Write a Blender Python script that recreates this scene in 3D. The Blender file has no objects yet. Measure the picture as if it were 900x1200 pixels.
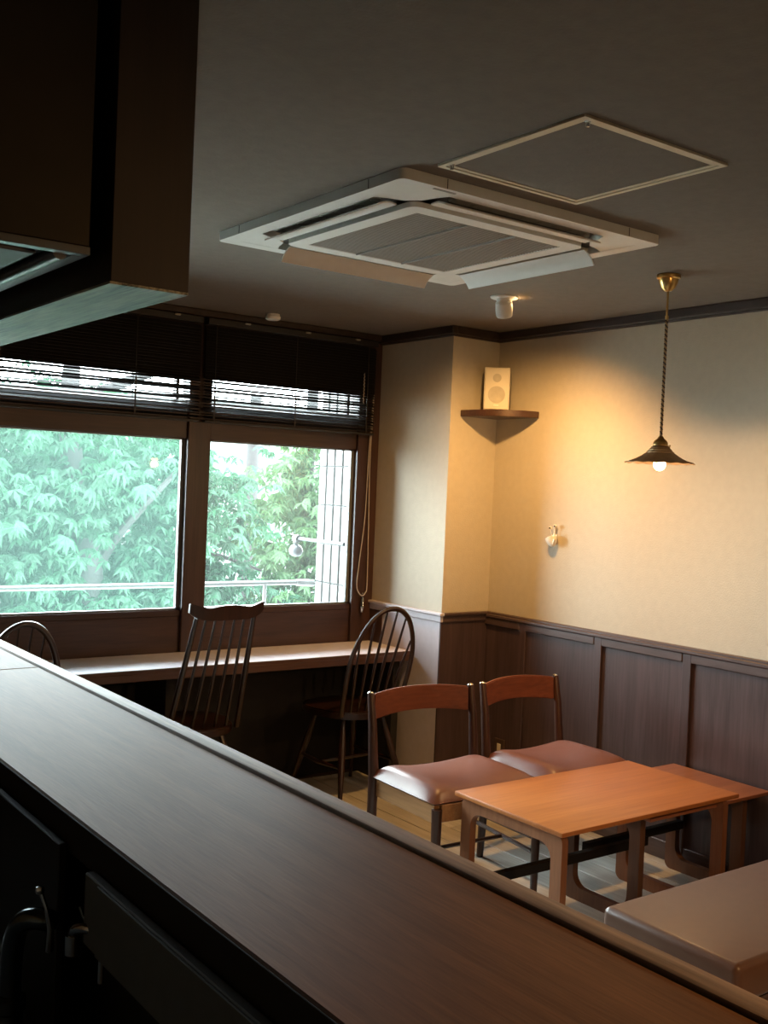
import bpy, bmesh, math, random
from mathutils import Vector, Matrix
random.seed(7)
sc = bpy.context.scene
COL = sc.collection
R = math.radians

# ------------------------------------------------------------------ camera
EYE = 1.457
yaw, pitch, roll = R(36.3589), R(-1.3768), R(2.4852)
fw = Vector((math.sin(yaw)*math.cos(pitch), math.cos(yaw)*math.cos(pitch), math.sin(pitch)))
rt0 = Vector((math.cos(yaw), -math.sin(yaw), 0)); up0 = rt0.cross(fw)
rt = rt0*math.cos(roll) + up0*math.sin(roll); up = -rt0*math.sin(roll) + up0*math.cos(roll)
cam = bpy.data.objects.new('camera', bpy.data.cameras.new('camera'))
COL.objects.link(cam)
cam.data.sensor_fit = 'VERTICAL'; cam.data.sensor_height = 24.0
cam.data.lens = 1244.39/1200*24.0
cam.data.clip_start = 0.02
cam.matrix_world = Matrix(((rt.x, up.x, -fw.x, 0), (rt.y, up.y, -fw.y, 0), (rt.z, up.z, -fw.z, EYE), (0, 0, 0, 1)))
sc.camera = cam

# ------------------------------------------------------------------ sky, light, exposure
SKY = 36.0
w = bpy.data.worlds.new('overcast_sky'); sc.world = w; w.use_nodes = True
bg = w.node_tree.nodes['Background']
bg.inputs[0].default_value = (0.86, 0.95, 1.0, 1); bg.inputs[1].default_value = SKY
sc.view_settings.view_transform = 'Standard'; sc.view_settings.look = 'None'
sc.view_settings.gamma = 1; sc.view_settings.use_curve_mapping = False
sc.view_settings.exposure = 0.15
sc.cycles.max_bounces = 10; sc.cycles.diffuse_bounces = 5; sc.cycles.transparent_max_bounces = 24
sc.cycles.caustics_reflective = False; sc.cycles.caustics_refractive = False
sc.cycles.sample_clamp_indirect = 6.0

def light(name, kind, loc, energy, color, **kw):
    l = bpy.data.lights.new(name, kind); l.energy = energy; l.color = color
    for k, v in kw.items():
        if k != 'rot' and k != 'portal': setattr(l, k, v)
    o = bpy.data.objects.new(name, l); o.location = loc
    if 'rot' in kw: o.rotation_euler = kw['rot']
    if kw.get('portal'): l.cycles.is_portal = True
    COL.objects.link(o); return o
# a portal only steers the sampling of the sky through the window
light('sky_portal', 'AREA', (1.82, 4.56, 1.30), 1, (1, 1, 1), shape='RECTANGLE', size=2.6, size_y=1.3, rot=(R(-90), 0, 0), portal=True)

# ------------------------------------------------------------------ materials
def new_mat(name):
    m = bpy.data.materials.new(name); m.use_nodes = True
    nt = m.node_tree; b = nt.nodes['Principled BSDF']
    return m, nt, b
def setp(b, **kw):
    for k, v in kw.items():
        b.inputs[k.replace('_', ' ')].default_value = v
def plain(name, col, rough=.5, metal=0., noise=.08, nscale=30, bump=0., bscale=200, **kw):
    m, nt, b = new_mat(name)
    tc = nt.nodes.new('ShaderNodeTexCoord'); n = nt.nodes.new('ShaderNodeTexNoise')
    n.inputs['Scale'].default_value = nscale; n.inputs['Detail'].default_value = 3
    nt.links.new(tc.outputs['Object'], n.inputs['Vector'])
    cr = nt.nodes.new('ShaderNodeValToRGB')
    cr.color_ramp.elements[0].position = .3; cr.color_ramp.elements[1].position = .7
    cr.color_ramp.elements[0].color = (*[c*(1-noise) for c in col], 1)
    cr.color_ramp.elements[1].color = (*[min(1, c*(1+noise)) for c in col], 1)
    nt.links.new(n.outputs['Fac'], cr.inputs[0]); nt.links.new(cr.outputs[0], b.inputs['Base Color'])
    setp(b, Roughness=rough, Metallic=metal, **kw)
    if bump:
        n2 = nt.nodes.new('ShaderNodeTexNoise'); n2.inputs['Scale'].default_value = bscale
        nt.links.new(tc.outputs['Object'], n2.inputs['Vector'])
        bp = nt.nodes.new('ShaderNodeBump'); bp.inputs['Strength'].default_value = bump; bp.inputs['Distance'].default_value = .002
        nt.links.new(n2.outputs['Fac'], bp.inputs['Height']); nt.links.new(bp.outputs[0], b.inputs['Normal'])
    return m
def wood(name, dark, light_, axis='Y', scale=22, rough=.4, coat=0., bump=.15, fine=6.0, vary=.12):
    m, nt, b = new_mat(name)
    tc = nt.nodes.new('ShaderNodeTexCoord'); mp = nt.nodes.new('ShaderNodeMapping')
    s = [scale]*3; s['XYZ'.index(axis)] = scale*.06
    mp.inputs['Scale'].default_value = s
    oi = nt.nodes.new('ShaderNodeObjectInfo'); ad = nt.nodes.new('ShaderNodeVectorMath'); ad.operation = 'ADD'
    ml = nt.nodes.new('ShaderNodeVectorMath'); ml.operation = 'SCALE'; ml.inputs['Scale'].default_value = 40
    nt.links.new(oi.outputs['Random'], ml.inputs[0])
    nt.links.new(tc.outputs['Object'], mp.inputs['Vector']); nt.links.new(mp.outputs[0], ad.inputs[0]); nt.links.new(ml.outputs[0], ad.inputs[1])
    n1 = nt.nodes.new('ShaderNodeTexNoise'); n1.inputs['Scale'].default_value = 1; n1.inputs['Detail'].default_value = 5; n1.inputs['Distortion'].default_value = .6
    n2 = nt.nodes.new('ShaderNodeTexNoise'); n2.inputs['Scale'].default_value = fine; n2.inputs['Detail'].default_value = 4
    nt.links.new(ad.outputs[0], n1.inputs['Vector']); nt.links.new(ad.outputs[0], n2.inputs['Vector'])
    mx = nt.nodes.new('ShaderNodeMath'); mx.operation = 'MULTIPLY_ADD'; mx.inputs[1].default_value = .55
    mm = nt.nodes.new('ShaderNodeMath'); mm.operation = 'MULTIPLY'; mm.inputs[1].default_value = .45
    nt.links.new(n2.outputs['Fac'], mm.inputs[0]); nt.links.new(n1.outputs['Fac'], mx.inputs[0]); nt.links.new(mm.outputs[0], mx.inputs[2])
    cr = nt.nodes.new('ShaderNodeValToRGB'); cr.color_ramp.elements[0].position = .36; cr.color_ramp.elements[1].position = .64
    cr.color_ramp.elements[0].color = (*dark, 1); cr.color_ramp.elements[1].color = (*light_, 1)
    nt.links.new(mx.outputs[0], cr.inputs[0])
    hs = nt.nodes.new('ShaderNodeHueSaturation')
    mr = nt.nodes.new('ShaderNodeMapRange'); mr.inputs[3].default_value = 1-vary; mr.inputs[4].default_value = 1+vary
    nt.links.new(oi.outputs['Random'], mr.inputs[0]); nt.links.new(mr.outputs[0], hs.inputs['Value'])
    nt.links.new(cr.outputs[0], hs.inputs['Color']); nt.links.new(hs.outputs[0], b.inputs['Base Color'])
    bp = nt.nodes.new('ShaderNodeBump'); bp.inputs['Strength'].default_value = bump; bp.inputs['Distance'].default_value = .001
    nt.links.new(mx.outputs[0], bp.inputs['Height']); nt.links.new(bp.outputs[0], b.inputs['Normal'])
    setp(b, Roughness=rough, Coat_Weight=coat, Coat_Roughness=.25)
    return m

M = {}
M['paper'] = plain('cream_wallpaper', (.52, .475, .385), .85, bump=.5, bscale=160, noise=.03)
M['ceil'] = plain('dark_ceiling_paper', (.155, .130, .102), .9, bump=.6, bscale=120, noise=.06)
M['wain'] = wood('wainscot_wood', (.044, .026, .026), (.080, .052, .053), 'Z', 16, .42, .6)
M['wains_h'] = wood('wainscot_rail_wood', (.050, .030, .028), (.095, .062, .058), 'Y', 18, .42, .6)
M['frame'] = wood('window_frame_wood', (.030, .014, .010), (.060, .028, .020), 'X', 20, .42, .1)
M['frame_v'] = wood('window_post_wood', (.030, .014, .010), (.060, .028, .020), 'Z', 20, .42, .1)
M['desk'] = wood('desk_wood', (.045, .022, .016), (.085, .042, .028), 'X', 16, .33, .3)
M['desk_top'] = plain('pale_desk_top', (.70, .68, .76), .4, noise=.04)  # even pale lilac-grey colour for the desk top
M['pale'] = plain('pale_lilac_side', (.52, .48, .52), .45, noise=.04)  # even pale lilac-grey for the pillar's lower side face and its rail
M['crown'] = wood('cornice_wood', (.022, .014, .011), (.045, .028, .022), 'Y', 16, .5)
M['counter'] = wood('bar_top_wood', (.100, .042, .013), (.160, .070, .024), 'Y', 24, .55, .0, bump=.5, fine=9, vary=.03)
M['counter'].node_tree.nodes['Principled BSDF'].inputs['Specular IOR Level'].default_value = .07
M['lip'] = wood('bar_lip_wood', (.10, .062, .036), (.30, .20, .13), 'Y', 18, .62, .0, bump=.3, vary=.03)
M['black_wood'] = wood('black_and_shaded_wood', (.005, .004, .004), (.010, .008, .007), 'Y', 20, .75)  # black wood parts; also paints the shade under the window desk
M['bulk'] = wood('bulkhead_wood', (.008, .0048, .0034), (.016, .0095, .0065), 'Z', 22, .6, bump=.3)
M['bulk_under'] = wood('bulkhead_underside_lit_wood', (.020, .022, .018), (.46, .46, .36), 'Y', 34, .42, .1, bump=.8)  # pale tone of the streaks paints window light onto the underside
M['chair'] = wood('dark_chair_wood', (.012, .004, .002), (.030, .010, .005), 'Z', 26, .3, .4)
M['din'] = wood('red_brown_chair_wood', (.13, .035, .014), (.22, .065, .026), 'X', 20, .38, .2)
M['din_dark'] = wood('dark_leg_wood', (.035, .014, .009), (.07, .028, .017), 'Z', 24, .36, .3)
M['apron'] = wood('tan_apron_wood', (.34, .17, .07), (.50, .27, .12), 'Y', 20, .45)
M['teak'] = wood('orange_teak', (.40, .125, .026), (.52, .18, .042), 'X', 14, .42, .2, bump=.08, vary=.02)
M['teak_leg'] = wood('teak_leg_wood', (.22, .085, .034), (.32, .13, .055), 'Z', 18, .45)
M['teak2'] = wood('duller_teak', (.26, .085, .035), (.36, .13, .055), 'X', 14, .42, .15, vary=.02)
M['teak_leg2'] = wood('shaded_teak_leg_wood', (.12, .055, .030), (.18, .085, .045), 'Z', 18, .45)  # leg teak darkened to put the shade around the smaller table into its colour
M['floor'] = wood('floor_board_wood', (.42, .39, .34), (.60, .57, .51), 'Y', 18, .36, .35, bump=.2, vary=.22)
M['subfloor'] = plain('subfloor', (.05, .035, .025), .7)
M['vinyl'] = plain('brown_vinyl', (.18, .072, .052), .34, noise=.05, bump=.15, bscale=350)
M['vinyl_tan'] = plain('tan_brown_vinyl', (.125, .062, .038), .36, noise=.05, bump=.12, bscale=350)
M['white'] = plain('white_plastic', (.72, .73, .70), .45, noise=.02)
M['grey_pl'] = plain('grey_plastic', (.30, .30, .28), .55, noise=.03)
M['louver'] = plain('mid_grey_plastic', (.42, .42, .39), .5, noise=.03)
M['dark_pl'] = plain('dark_duct_plastic', (.07, .07, .065), .6)
M['flap'] = plain('flap_plastic', (.62, .60, .56), .4, noise=.02)
M['alu'] = plain('cream_aluminium', (.62, .57, .44), .4, noise=.03)
M['black'] = plain('black_blind', (.012, .010, .009), .5, noise=.2)
M['cordw'] = plain('pale_cord', (.45, .40, .36), .7)
M['brass'] = plain('aged_brass', (.55, .36, .13), .28, metal=1, noise=.1)
M['brass_dark'] = plain('dull_brass', (.55, .36, .19), .48, metal=1, noise=.12)
M['cord_tan'] = plain('tan_fabric_cord', (.30, .20, .09), .8)
M['fabric_cord'] = plain('twisted_fabric_cord', (.05, .033, .02), .8)
M['spk'] = plain('cream_speaker', (.70, .66, .55), .55, noise=.02)
M['mesh_grey'] = plain('speaker_mesh', (.50, .47, .39), .8)
M['ceramic'] = plain('white_ceramic', (.82, .78, .68), .3, noise=.02)
M['tip'] = plain('dark_tips', (.03, .02, .015), .5)
M['steel'] = plain('brushed_steel', (.24, .25, .25), .32, metal=1, noise=.1, nscale=12)
M['steel_dark'] = plain('dark_steel', (.10, .11, .115), .45, metal=.3, noise=.1)
M['hood'] = plain('dark_hood_metal', (.045, .040, .032), .48, metal=.9, noise=.12, nscale=5)
M['chrome'] = plain('chrome', (.6, .62, .63), .12, metal=1)
M['gun'] = plain('gunmetal_pipe', (.10, .12, .125), .22, metal=1)
M['panel_grey'] = plain('grey_steel_panel', (.11, .125, .13), .55, metal=.2, noise=.08)
M['black_panel'] = plain('black_panel', (.004, .004, .004), .55)
M['outlet'] = plain('brown_plate', (.06, .035, .025), .5)
M['tile'] = plain('white_tile', (.13, .13, .127), .35, noise=.05)
M['grout'] = plain('grey_grout', (.025, .025, .025), .8)
M['rail'] = plain('pale_rail_paint', (.14, .15, .15), .4)
M['lampgrey'] = plain('grey_lamp_metal', (.035, .04, .045), .45)
M['bark'] = plain('tree_bark', (.009, .0075, .0075), .9, bump=.8, bscale=20, noise=.3)
M['facade'] = plain('pale_facade', (.05, .055, .052), .8)
M['street'] = plain('street_ground', (.42, .43, .40), .9)
M['winpane'] = plain('far_pane', (.04, .045, .05), .2)

def leafmat(name, c1, c2):
    m = bpy.data.materials.new(name); m.use_nodes = True; nt = m.node_tree; nt.nodes.clear()
    out = nt.nodes.new('ShaderNodeOutputMaterial'); d = nt.nodes.new('ShaderNodeBsdfDiffuse'); t = nt.nodes.new('ShaderNodeBsdfTranslucent')
    g = nt.nodes.new('ShaderNodeBsdfGlossy'); g.inputs['Roughness'].default_value = .5
    mx = nt.nodes.new('ShaderNodeMixShader'); mx.inputs[0].default_value = .5
    m2 = nt.nodes.new('ShaderNodeMixShader'); m2.inputs[0].default_value = .012
    tc = nt.nodes.new('ShaderNodeTexCoord'); n = nt.nodes.new('ShaderNodeTexNoise'); n.inputs['Scale'].default_value = 3.2; n.inputs['Detail'].default_value = 5
    nt.links.new(tc.outputs['Object'], n.inputs['Vector'])
    cr = nt.nodes.new('ShaderNodeValToRGB'); cr.color_ramp.elements[0].position = .34; cr.color_ramp.elements[1].position = .66
    cr.color_ramp.elements[0].color = (*c1, 1); cr.color_ramp.elements[1].color = (*c2, 1)
    nt.links.new(n.outputs['Fac'], cr.inputs[0])
    nt.links.new(cr.outputs[0], d.inputs[0])
    hs = nt.nodes.new('ShaderNodeHueSaturation'); hs.inputs['Value'].default_value = 1.15; hs.inputs['Hue'].default_value = .48
    nt.links.new(cr.outputs[0], hs.inputs['Color']); nt.links.new(hs.outputs[0], t.inputs[0])
    nt.links.new(d.outputs[0], mx.inputs[1]); nt.links.new(t.outputs[0], mx.inputs[2])
    nt.links.new(mx.outputs[0], m2.inputs[1]); nt.links.new(g.outputs[0], m2.inputs[2]); nt.links.new(m2.outputs[0], out.inputs[0])
    return m
M['leaf'] = leafmat('teal_green_leaf', (.012, .041, .022), (.021, .062, .035))
M['leaf2'] = leafmat('yellow_green_leaf', (.022, .056, .018), (.038, .080, .034))

def glassmat(name, haze=0., hazecol=(.8, .9, .9)):
    m = bpy.data.materials.new(name); m.use_nodes = True; nt = m.node_tree; nt.nodes.clear()
    out = nt.nodes.new('ShaderNodeOutputMaterial'); t = nt.nodes.new('ShaderNodeBsdfTransparent'); g = nt.nodes.new('ShaderNodeBsdfGlossy')
    t.inputs[0].default_value = (.95, .98, .97, 1); g.inputs['Roughness'].default_value = .02
    fr = nt.nodes.new('ShaderNodeFresnel'); fr.inputs[0].default_value = 1.45
    mx = nt.nodes.new('ShaderNodeMixShader')
    nt.links.new(fr.outputs[0], mx.inputs[0]); nt.links.new(g.outputs[0], mx.inputs[2])
    if haze:
        h = nt.nodes.new('ShaderNodeBsdfTranslucent'); h.inputs[0].default_value = (*hazecol, 1)
        m2 = nt.nodes.new('ShaderNodeMixShader'); m2.inputs[0].default_value = haze
        nt.links.new(t.outputs[0], m2.inputs[1]); nt.links.new(h.outputs[0], m2.inputs[2]); nt.links.new(m2.outputs[0], mx.inputs[1])
    else:
        nt.links.new(t.outputs[0], mx.inputs[1])
    nt.links.new(mx.outputs[0], out.inputs[0]); return m
M['glass'] = glassmat('clear_glass', .010)
M['glass_hazy'] = glassmat('hazy_glass', .021, (.50, .80, .72))

def emit(name, col, s):
    m = bpy.data.materials.new(name); m.use_nodes = True; nt = m.node_tree; nt.nodes.clear()
    out = nt.nodes.new('ShaderNodeOutputMaterial'); e = nt.nodes.new('ShaderNodeEmission')
    e.inputs[0].default_value = (*col, 1); e.inputs[1].default_value = s; nt.links.new(e.outputs[0], out.inputs[0]); return m
M['bulb'] = emit('warm_bulb', (1, .62, .28), 22)
M['spotbulb'] = emit('warm_spot_lens', (1, .62, .28), 12)

# ------------------------------------------------------------------ mesh helpers
class MB:
    """collects shapes into one bmesh"""
    def __init__(s): s.bm = bmesh.new()
    def box(s, a, b, bev=0., seg=1):
        t = bmesh.new()
        bmesh.ops.create_cube(t, size=1)
        c = [(a[i]+b[i])/2 for i in range(3)]; d = [abs(b[i]-a[i]) for i in range(3)]
        for v in t.verts: v.co = Vector([c[i]+v.co[i]*d[i] for i in range(3)])
        if bev: bmesh.ops.bevel(t, geom=t.edges[:], offset=min(bev, min(d)*.49), segments=seg, affect='EDGES', profile=.5)
        s.add(t); return s
    def add(s, t, mat=None):
        if mat is not None: bmesh.ops.transform(t, matrix=mat, verts=t.verts[:])
        me = bpy.data.meshes.new('tmp'); t.to_mesh(me); t.free(); s.bm.from_mesh(me); bpy.data.meshes.remove(me)
    def tube(s, pts, rad, n=10, caps=True, flat=1.0):
        pts = [Vector(p) for p in pts]
        if not isinstance(rad, (list, tuple)): rad = [rad]*len(pts)
        rings = []; prev = None
        for i, p in enumerate(pts):
            d = (pts[min(i+1, len(pts)-1)]-pts[max(i-1, 0)]).normalized()
            if prev is None:
                u = d.cross(Vector((0, 0, 1)) if abs(d.z) < .9 else Vector((1, 0, 0))).normalized()
            else:
                u = (prev - d*prev.dot(d)).normalized()
            prev = u; v = d.cross(u)
            rings.append([s.bm.verts.new(p+(u*math.cos(2*math.pi*k/n)*rad[i]+v*math.sin(2*math.pi*k/n)*rad[i]*flat)) for k in range(n)])
        for a, b in zip(rings, rings[1:]):
            for k in range(n): s.bm.faces.new((a[k], a[(k+1) % n], b[(k+1) % n], b[k]))
        if caps:
            s.bm.faces.new(rings[0][::-1]); s.bm.faces.new(rings[-1])
        return s
    def lathe(s, prof, n=32, c=(0, 0, 0), close=False):
        rings = []
        for r, z in prof:
            rings.append([s.bm.verts.new((c[0]+r*math.cos(2*math.pi*k/n), c[1]+r*math.sin(2*math.pi*k/n), c[2]+z)) for k in range(n)] if r > 1e-6 else [s.bm.verts.new((c[0], c[1], c[2]+z))])
        for a, b in zip(rings, rings[1:]):
            for k in range(n):
                if len(a) == 1 and len(b) == 1: continue
                if len(a) == 1: s.bm.faces.new((a[0], b[k], b[(k+1) % n]))
                elif len(b) == 1: s.bm.faces.new((a[k], b[0], a[(k+1) % n]))
                else: s.bm.faces.new((a[k], a[(k+1) % n], b[(k+1) % n], b[k]))
        return s
    def prism(s, outline, axis, lo, hi, bev=0.):
        """outline in the two other axes, in order"""
        t = bmesh.new(); ax = 'XYZ'.index(axis); oth = [i for i in range(3) if i != ax]
        def mk(p, h):
            c = [0, 0, 0]; c[oth[0]], c[oth[1]] = p; c[ax] = h; return t.verts.new(c)
        A = [mk(p, lo) for p in outline]; B = [mk(p, hi) for p in outline]; n = len(A)
        t.faces.new(A); t.faces.new(B[::-1])
        for k in range(n): t.faces.new((A[k], B[k], B[(k+1) % n], A[(k+1) % n]))
        bmesh.ops.recalc_face_normals(t, faces=t.faces[:])
        if bev: bmesh.ops.bevel(t, geom=[e for e in t.edges if e.calc_face_angle(0) > .6], offset=bev, segments=2, affect='EDGES')
        s.add(t); return s
    def ring_prism(s, outer, inner, axis, lo, hi):
        """plate with a hole; both outlines have the same number of points"""
        t = bmesh.new(); ax = 'XYZ'.index(axis); oth = [i for i in range(3) if i != ax]
        def mk(p, h):
            c = [0, 0, 0]; c[oth[0]], c[oth[1]] = p; c[ax] = h; return t.verts.new(c)
        oa = [mk(p, lo) for p in outer]; ob = [mk(p, hi) for p in outer]; ia = [mk(p, lo) for p in inner]; ib = [mk(p, hi) for p in inner]
        n = len(outer)
        for k in range(n):
            j = (k+1) % n
            t.faces.new((oa[k], oa[j], ia[j], ia[k])); t.faces.new((ob[k], ib[k], ib[j], ob[j]))
            t.faces.new((oa[k], ob[k], ob[j], oa[j])); t.faces.new((ia[k], ia[j], ib[j], ib[k]))
        bmesh.ops.recalc_face_normals(t, faces=t.faces[:]); s.add(t); return s
    def xf(s, mat): bmesh.ops.transform(s.bm, matrix=mat, verts=s.bm.verts[:]); return s
    def build(s, name, mat, parent=None, loc=None, smooth=35):
        bmesh.ops.recalc_face_normals(s.bm, faces=s.bm.faces[:])
        me = bpy.data.meshes.new(name); s.bm.to_mesh(me); s.bm.free()
        me.materials.append(M[mat] if isinstance(mat, str) else mat)
        if smooth:
            me.shade_smooth(); me.set_sharp_from_angle(angle=R(smooth))
        o = bpy.data.objects.new(name, me); COL.objects.link(o)
        if parent is not None: o.parent = parent
        if loc is not None: o.location = loc
        return o

def tag(o, label, cat, group=None, kind=None):
    o['label'] = label; o['category'] = cat
    if group: o['group'] = group
    if kind: o['kind'] = kind
    return o
def thing(name, label, cat, loc=(0, 0, 0), rz=0., group=None):
    o = bpy.data.objects.new(name, None); COL.objects.link(o); o.location = loc; o.rotation_euler = (0, 0, rz)
    o.empty_display_size = .05
    return tag(o, label, cat, group)
def struct(o): o['kind'] = 'structure'; return o
def part_copy(o, loc=(0, 0, 0), rot=(0, 0, 0), parent=None):
    c = o.copy(); COL.objects.link(c); c.parent = parent or o.parent; c.location = loc; c.rotation_euler = rot; return c
def rrect(x0, y0, x1, y1, r, n=6):
    pts = []
    for cx, cy, a in ((x1-r, y1-r, 0), (x0+r, y1-r, 90), (x0+r, y0+r, 180), (x1-r, y0+r, 270)):
        for k in range(n+1):
            t = R(a+90*k/n); pts.append((cx+r*math.cos(t), cy+r*math.sin(t)))
    return pts

# ------------------------------------------------------------------ room shell
XW, YW, CE = 3.50, 4.445, 2.223      # right wall, window plane, ceiling
PX, PY = 3.207, 3.863                # pillar
XL, YB = -1.40, -2.0                 # unseen left and back walls
RAIL = .872
fl = struct(MB().box((XL-.1, YB-.1, -.12), (XW+.1, YW+.15, -.012)).build('floor', 'subfloor'))
pw, gap = .115, .0025
x = 0.9; k = 0
while x < XW-.001:
    x1 = min(x+pw, XW)
    y = 1.0 - .9*((k*37 % 10)/10.)
    while y < YW-.05:
        y1 = min(y+1.5, YW-.05); y0 = max(y, .6)
        if y1 > y0+.05: MB().box((x+gap, y0+gap, -.012), (x1-gap, y1-gap, 0), .0015).build('floor_board', 'floor', fl, smooth=0)
        y += 1.5
    x += pw; k += 1
struct(MB().box((XL-.1, YB-.1, CE), (XW+.1, YW+.15, CE+.1)).build('ceiling', 'ceil', smooth=0))
wr = struct(MB().box((XW, YB-.1, -.12), (XW+.1, YW+.15, CE)).build('wall_right', 'paper', smooth=0))
struct(MB().box((XL-.1, YB-.1, -.12), (XW, YB, CE)).build('wall_back', 'paper', smooth=0))
struct(MB().box((XL-.1, YB, -.12), (XL, YW+.15, CE)).build('wall_left', 'paper', smooth=0))
# pillar in the corner (upper plaster; below, dark wood front and pale lilac side)
pil = struct(MB().box((PX, PY, -.012), (XW, YW+.10, CE)).build('wall_pillar', 'paper', smooth=0))
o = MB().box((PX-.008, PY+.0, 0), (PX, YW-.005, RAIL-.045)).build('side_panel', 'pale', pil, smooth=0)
MB().box((PX-.014, 4.32, .662), (PX-.0085, YW-.005, RAIL-.046), .001).build('casing', 'frame_v', pil)  # thin dark strip on the side face next to the window
o = MB().box((PX-.008, PY-.008, 0), (XW-.012, PY, RAIL-.045)).build('panel', 'wain', pil, smooth=0)
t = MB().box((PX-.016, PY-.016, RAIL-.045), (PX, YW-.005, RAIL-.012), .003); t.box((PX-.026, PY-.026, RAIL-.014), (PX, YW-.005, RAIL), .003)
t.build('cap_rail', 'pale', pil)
t = MB().box((PX, PY-.016, RAIL-.045), (XW-.012, PY, RAIL-.012), .003); t.box((PX, PY-.026, RAIL-.014), (XW-.012, PY, RAIL), .003)
t.build('cap_rail', 'wains_h', pil)
# wainscot on the right wall: panels, stiles, rails, each a piece
ys = [3.595-.469*i for i in range(0, 11)]
edges_y = [PY] + ys
for i in range(len(edges_y)-1):
    y1, y0 = edges_y[i], edges_y[i+1]
    if y0 < -1.4: break
    top = y1-(.0 if i == 0 else .020)
    MB().box((XW-.010, y0-.02, .06), (XW, top, RAIL-.05)).build('panel', 'wain', wr, smooth=0)
    MB().box((XW-.022, y0-.022, .0), (XW-.009, y0+.020, RAIL-.026), .002).build('stile', 'wain', wr)
    MB().box((XW-.024, y0+.021, RAIL-.062), (XW-.010, top-.001, RAIL-.026), .003).build('rail', 'wains_h', wr)
    MB().box((XW-.020, y0+.021, 0), (XW-.010, top-.001, .075), .003).build('baseboard', 'wains_h', wr)
MB().box((XW-.030, -1.2, RAIL-.026), (XW, PY-.001, RAIL-.010), .003).box((XW-.020, -1.2, RAIL-.012), (XW, PY-.001, RAIL), .003).build('cap_rail', 'wains_h', wr)
# cornice
t = MB().box((XW-.032, YB, CE-.038), (XW, PY, CE), .004); t.box((XW-.020, YB, CE-.046), (XW, PY, CE-.030), .003); struct(t.build('trim_1', 'crown'))
t = MB().box((PX, PY-.032, CE-.038), (XW-.032, PY, CE), .004); t.box((PX, PY-.020, CE-.046), (XW-.02, PY, CE-.030), .003); struct(t.build('trim_2', 'crown'))
t = MB().box((PX-.032, PY-.032, CE-.038), (PX, YW-.02, CE), .004); t.box((PX-.020, PY-.02, CE-.046), (PX, YW-.02, CE-.030), .003); struct(t.build('trim_3', 'crown'))
t = MB().box((XL, YW-.055, CE-.032), (PX-.033, YW-.01, CE), .004); struct(t.build('trim_4', 'crown'))

# ------------------------------------------------------------------ window wall
wf = MB()
ZB, ZT = .853, 1.636
struct(MB().box((XL, YW+.005, -.012), (PX, YW+.10, ZB-.09)).box((XL, YW+.01, 1.93), (PX, YW+.10, CE)).build('wall_front', 'frame', smooth=0))
wn = struct(bpy.data.objects.new('window_1', None)); COL.objects.link(wn)
def post(x0, x1, z0=.64, z1=1.95, y0=YW-.012): return MB().box((x0, y0, z0), (x1, YW+.06, z1), .003).build('post', 'frame_v', wn)
post(2.137, 2.250, .66, 2.19, YW-.02); post(3.077, PX-.001, .66, 2.19, YW-.02); post(.52, .63)
MB().box((XL, YW+.0, .64), (.52, YW+.10, 1.95)).build('lower_panel', 'frame_v', wn)
post(1.18, 1.235, 1.80, 1.93)
for a, b in ((.63, 2.137), (2.250, 3.077)):
    MB().box((a, YW-.006, ZT), (b, YW+.055, 1.795), .004).build('transom', 'frame', wn)
    MB().box((a, YW-.006, 1.795), (b, YW-.0, 1.80), .001).build('bead', 'frame', wn)
    MB().box((a, YW-.004, ZB-.03), (b, YW+.055, ZB-.001), .003).build('bottom_rail', 'frame', wn)
    MB().box((a, YW+.0, .655), (b, YW+.012, ZB-.03), .001).build('lower_panel', 'frame', wn)
    # pale inner sash edges and panes
    t = MB().box((a, YW+.014, ZB-.001), (a+.008, YW+.034, ZT)).box((b-.016, YW+.014, ZB-.001), (b, YW+.034, ZT)).box((a, YW+.014, ZB-.001), (b, YW+.034, ZB+.007)).box((a, YW+.014, ZT-.006), (b, YW+.034, ZT))
    s_ = t.build('sash', 'rail', wn)
    MB().box((a+.004, YW+.022, ZB+.003), (b-.008, YW+.026, ZT-.003)).build('pane', 'glass_hazy' if b < 2.2 else 'glass', s_)
    t = MB().box((a, YW+.02, 1.80), (b, YW+.05, 1.808)).box((a, YW+.02, 1.922), (b, YW+.05, 1.93)).box((b-.05, YW+.02, 1.80), (b-.035, YW+.05, 1.93))
    u_ = t.build('upper_sash', 'frame', wn)
    MB().box((a, YW+.033, 1.808), (b, YW+.037, 1.922)).build('pane', 'glass', u_)

# desk under the window
dk = thing('window_desk', 'long narrow pale-topped desk with brown edge running under the window to the pillar', 'desk', (1.6, 4.24, 0))
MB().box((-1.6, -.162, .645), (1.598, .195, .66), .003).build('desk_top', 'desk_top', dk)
MB().box((-1.6, -.168, .612), (1.596, -.128, .6445), .002).box((-1.6, -.168, .6445), (1.596, -.1625, .6595), .001).build('front_edge', 'desk', dk)
for xx in (-1.0, .35, 1.55): MB().box((xx-.02, -.12, 0), (xx+.02, .19, .6445), .002).build('support_panel', 'black_wood', dk)
struct(MB().box((XL, YW-.006, 0), (PX-.009, YW+.004, .62), .002).build('baseboard_front', 'black_wood', smooth=0))  # black colour stands in for the shade under the desk, as on the supports

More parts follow.
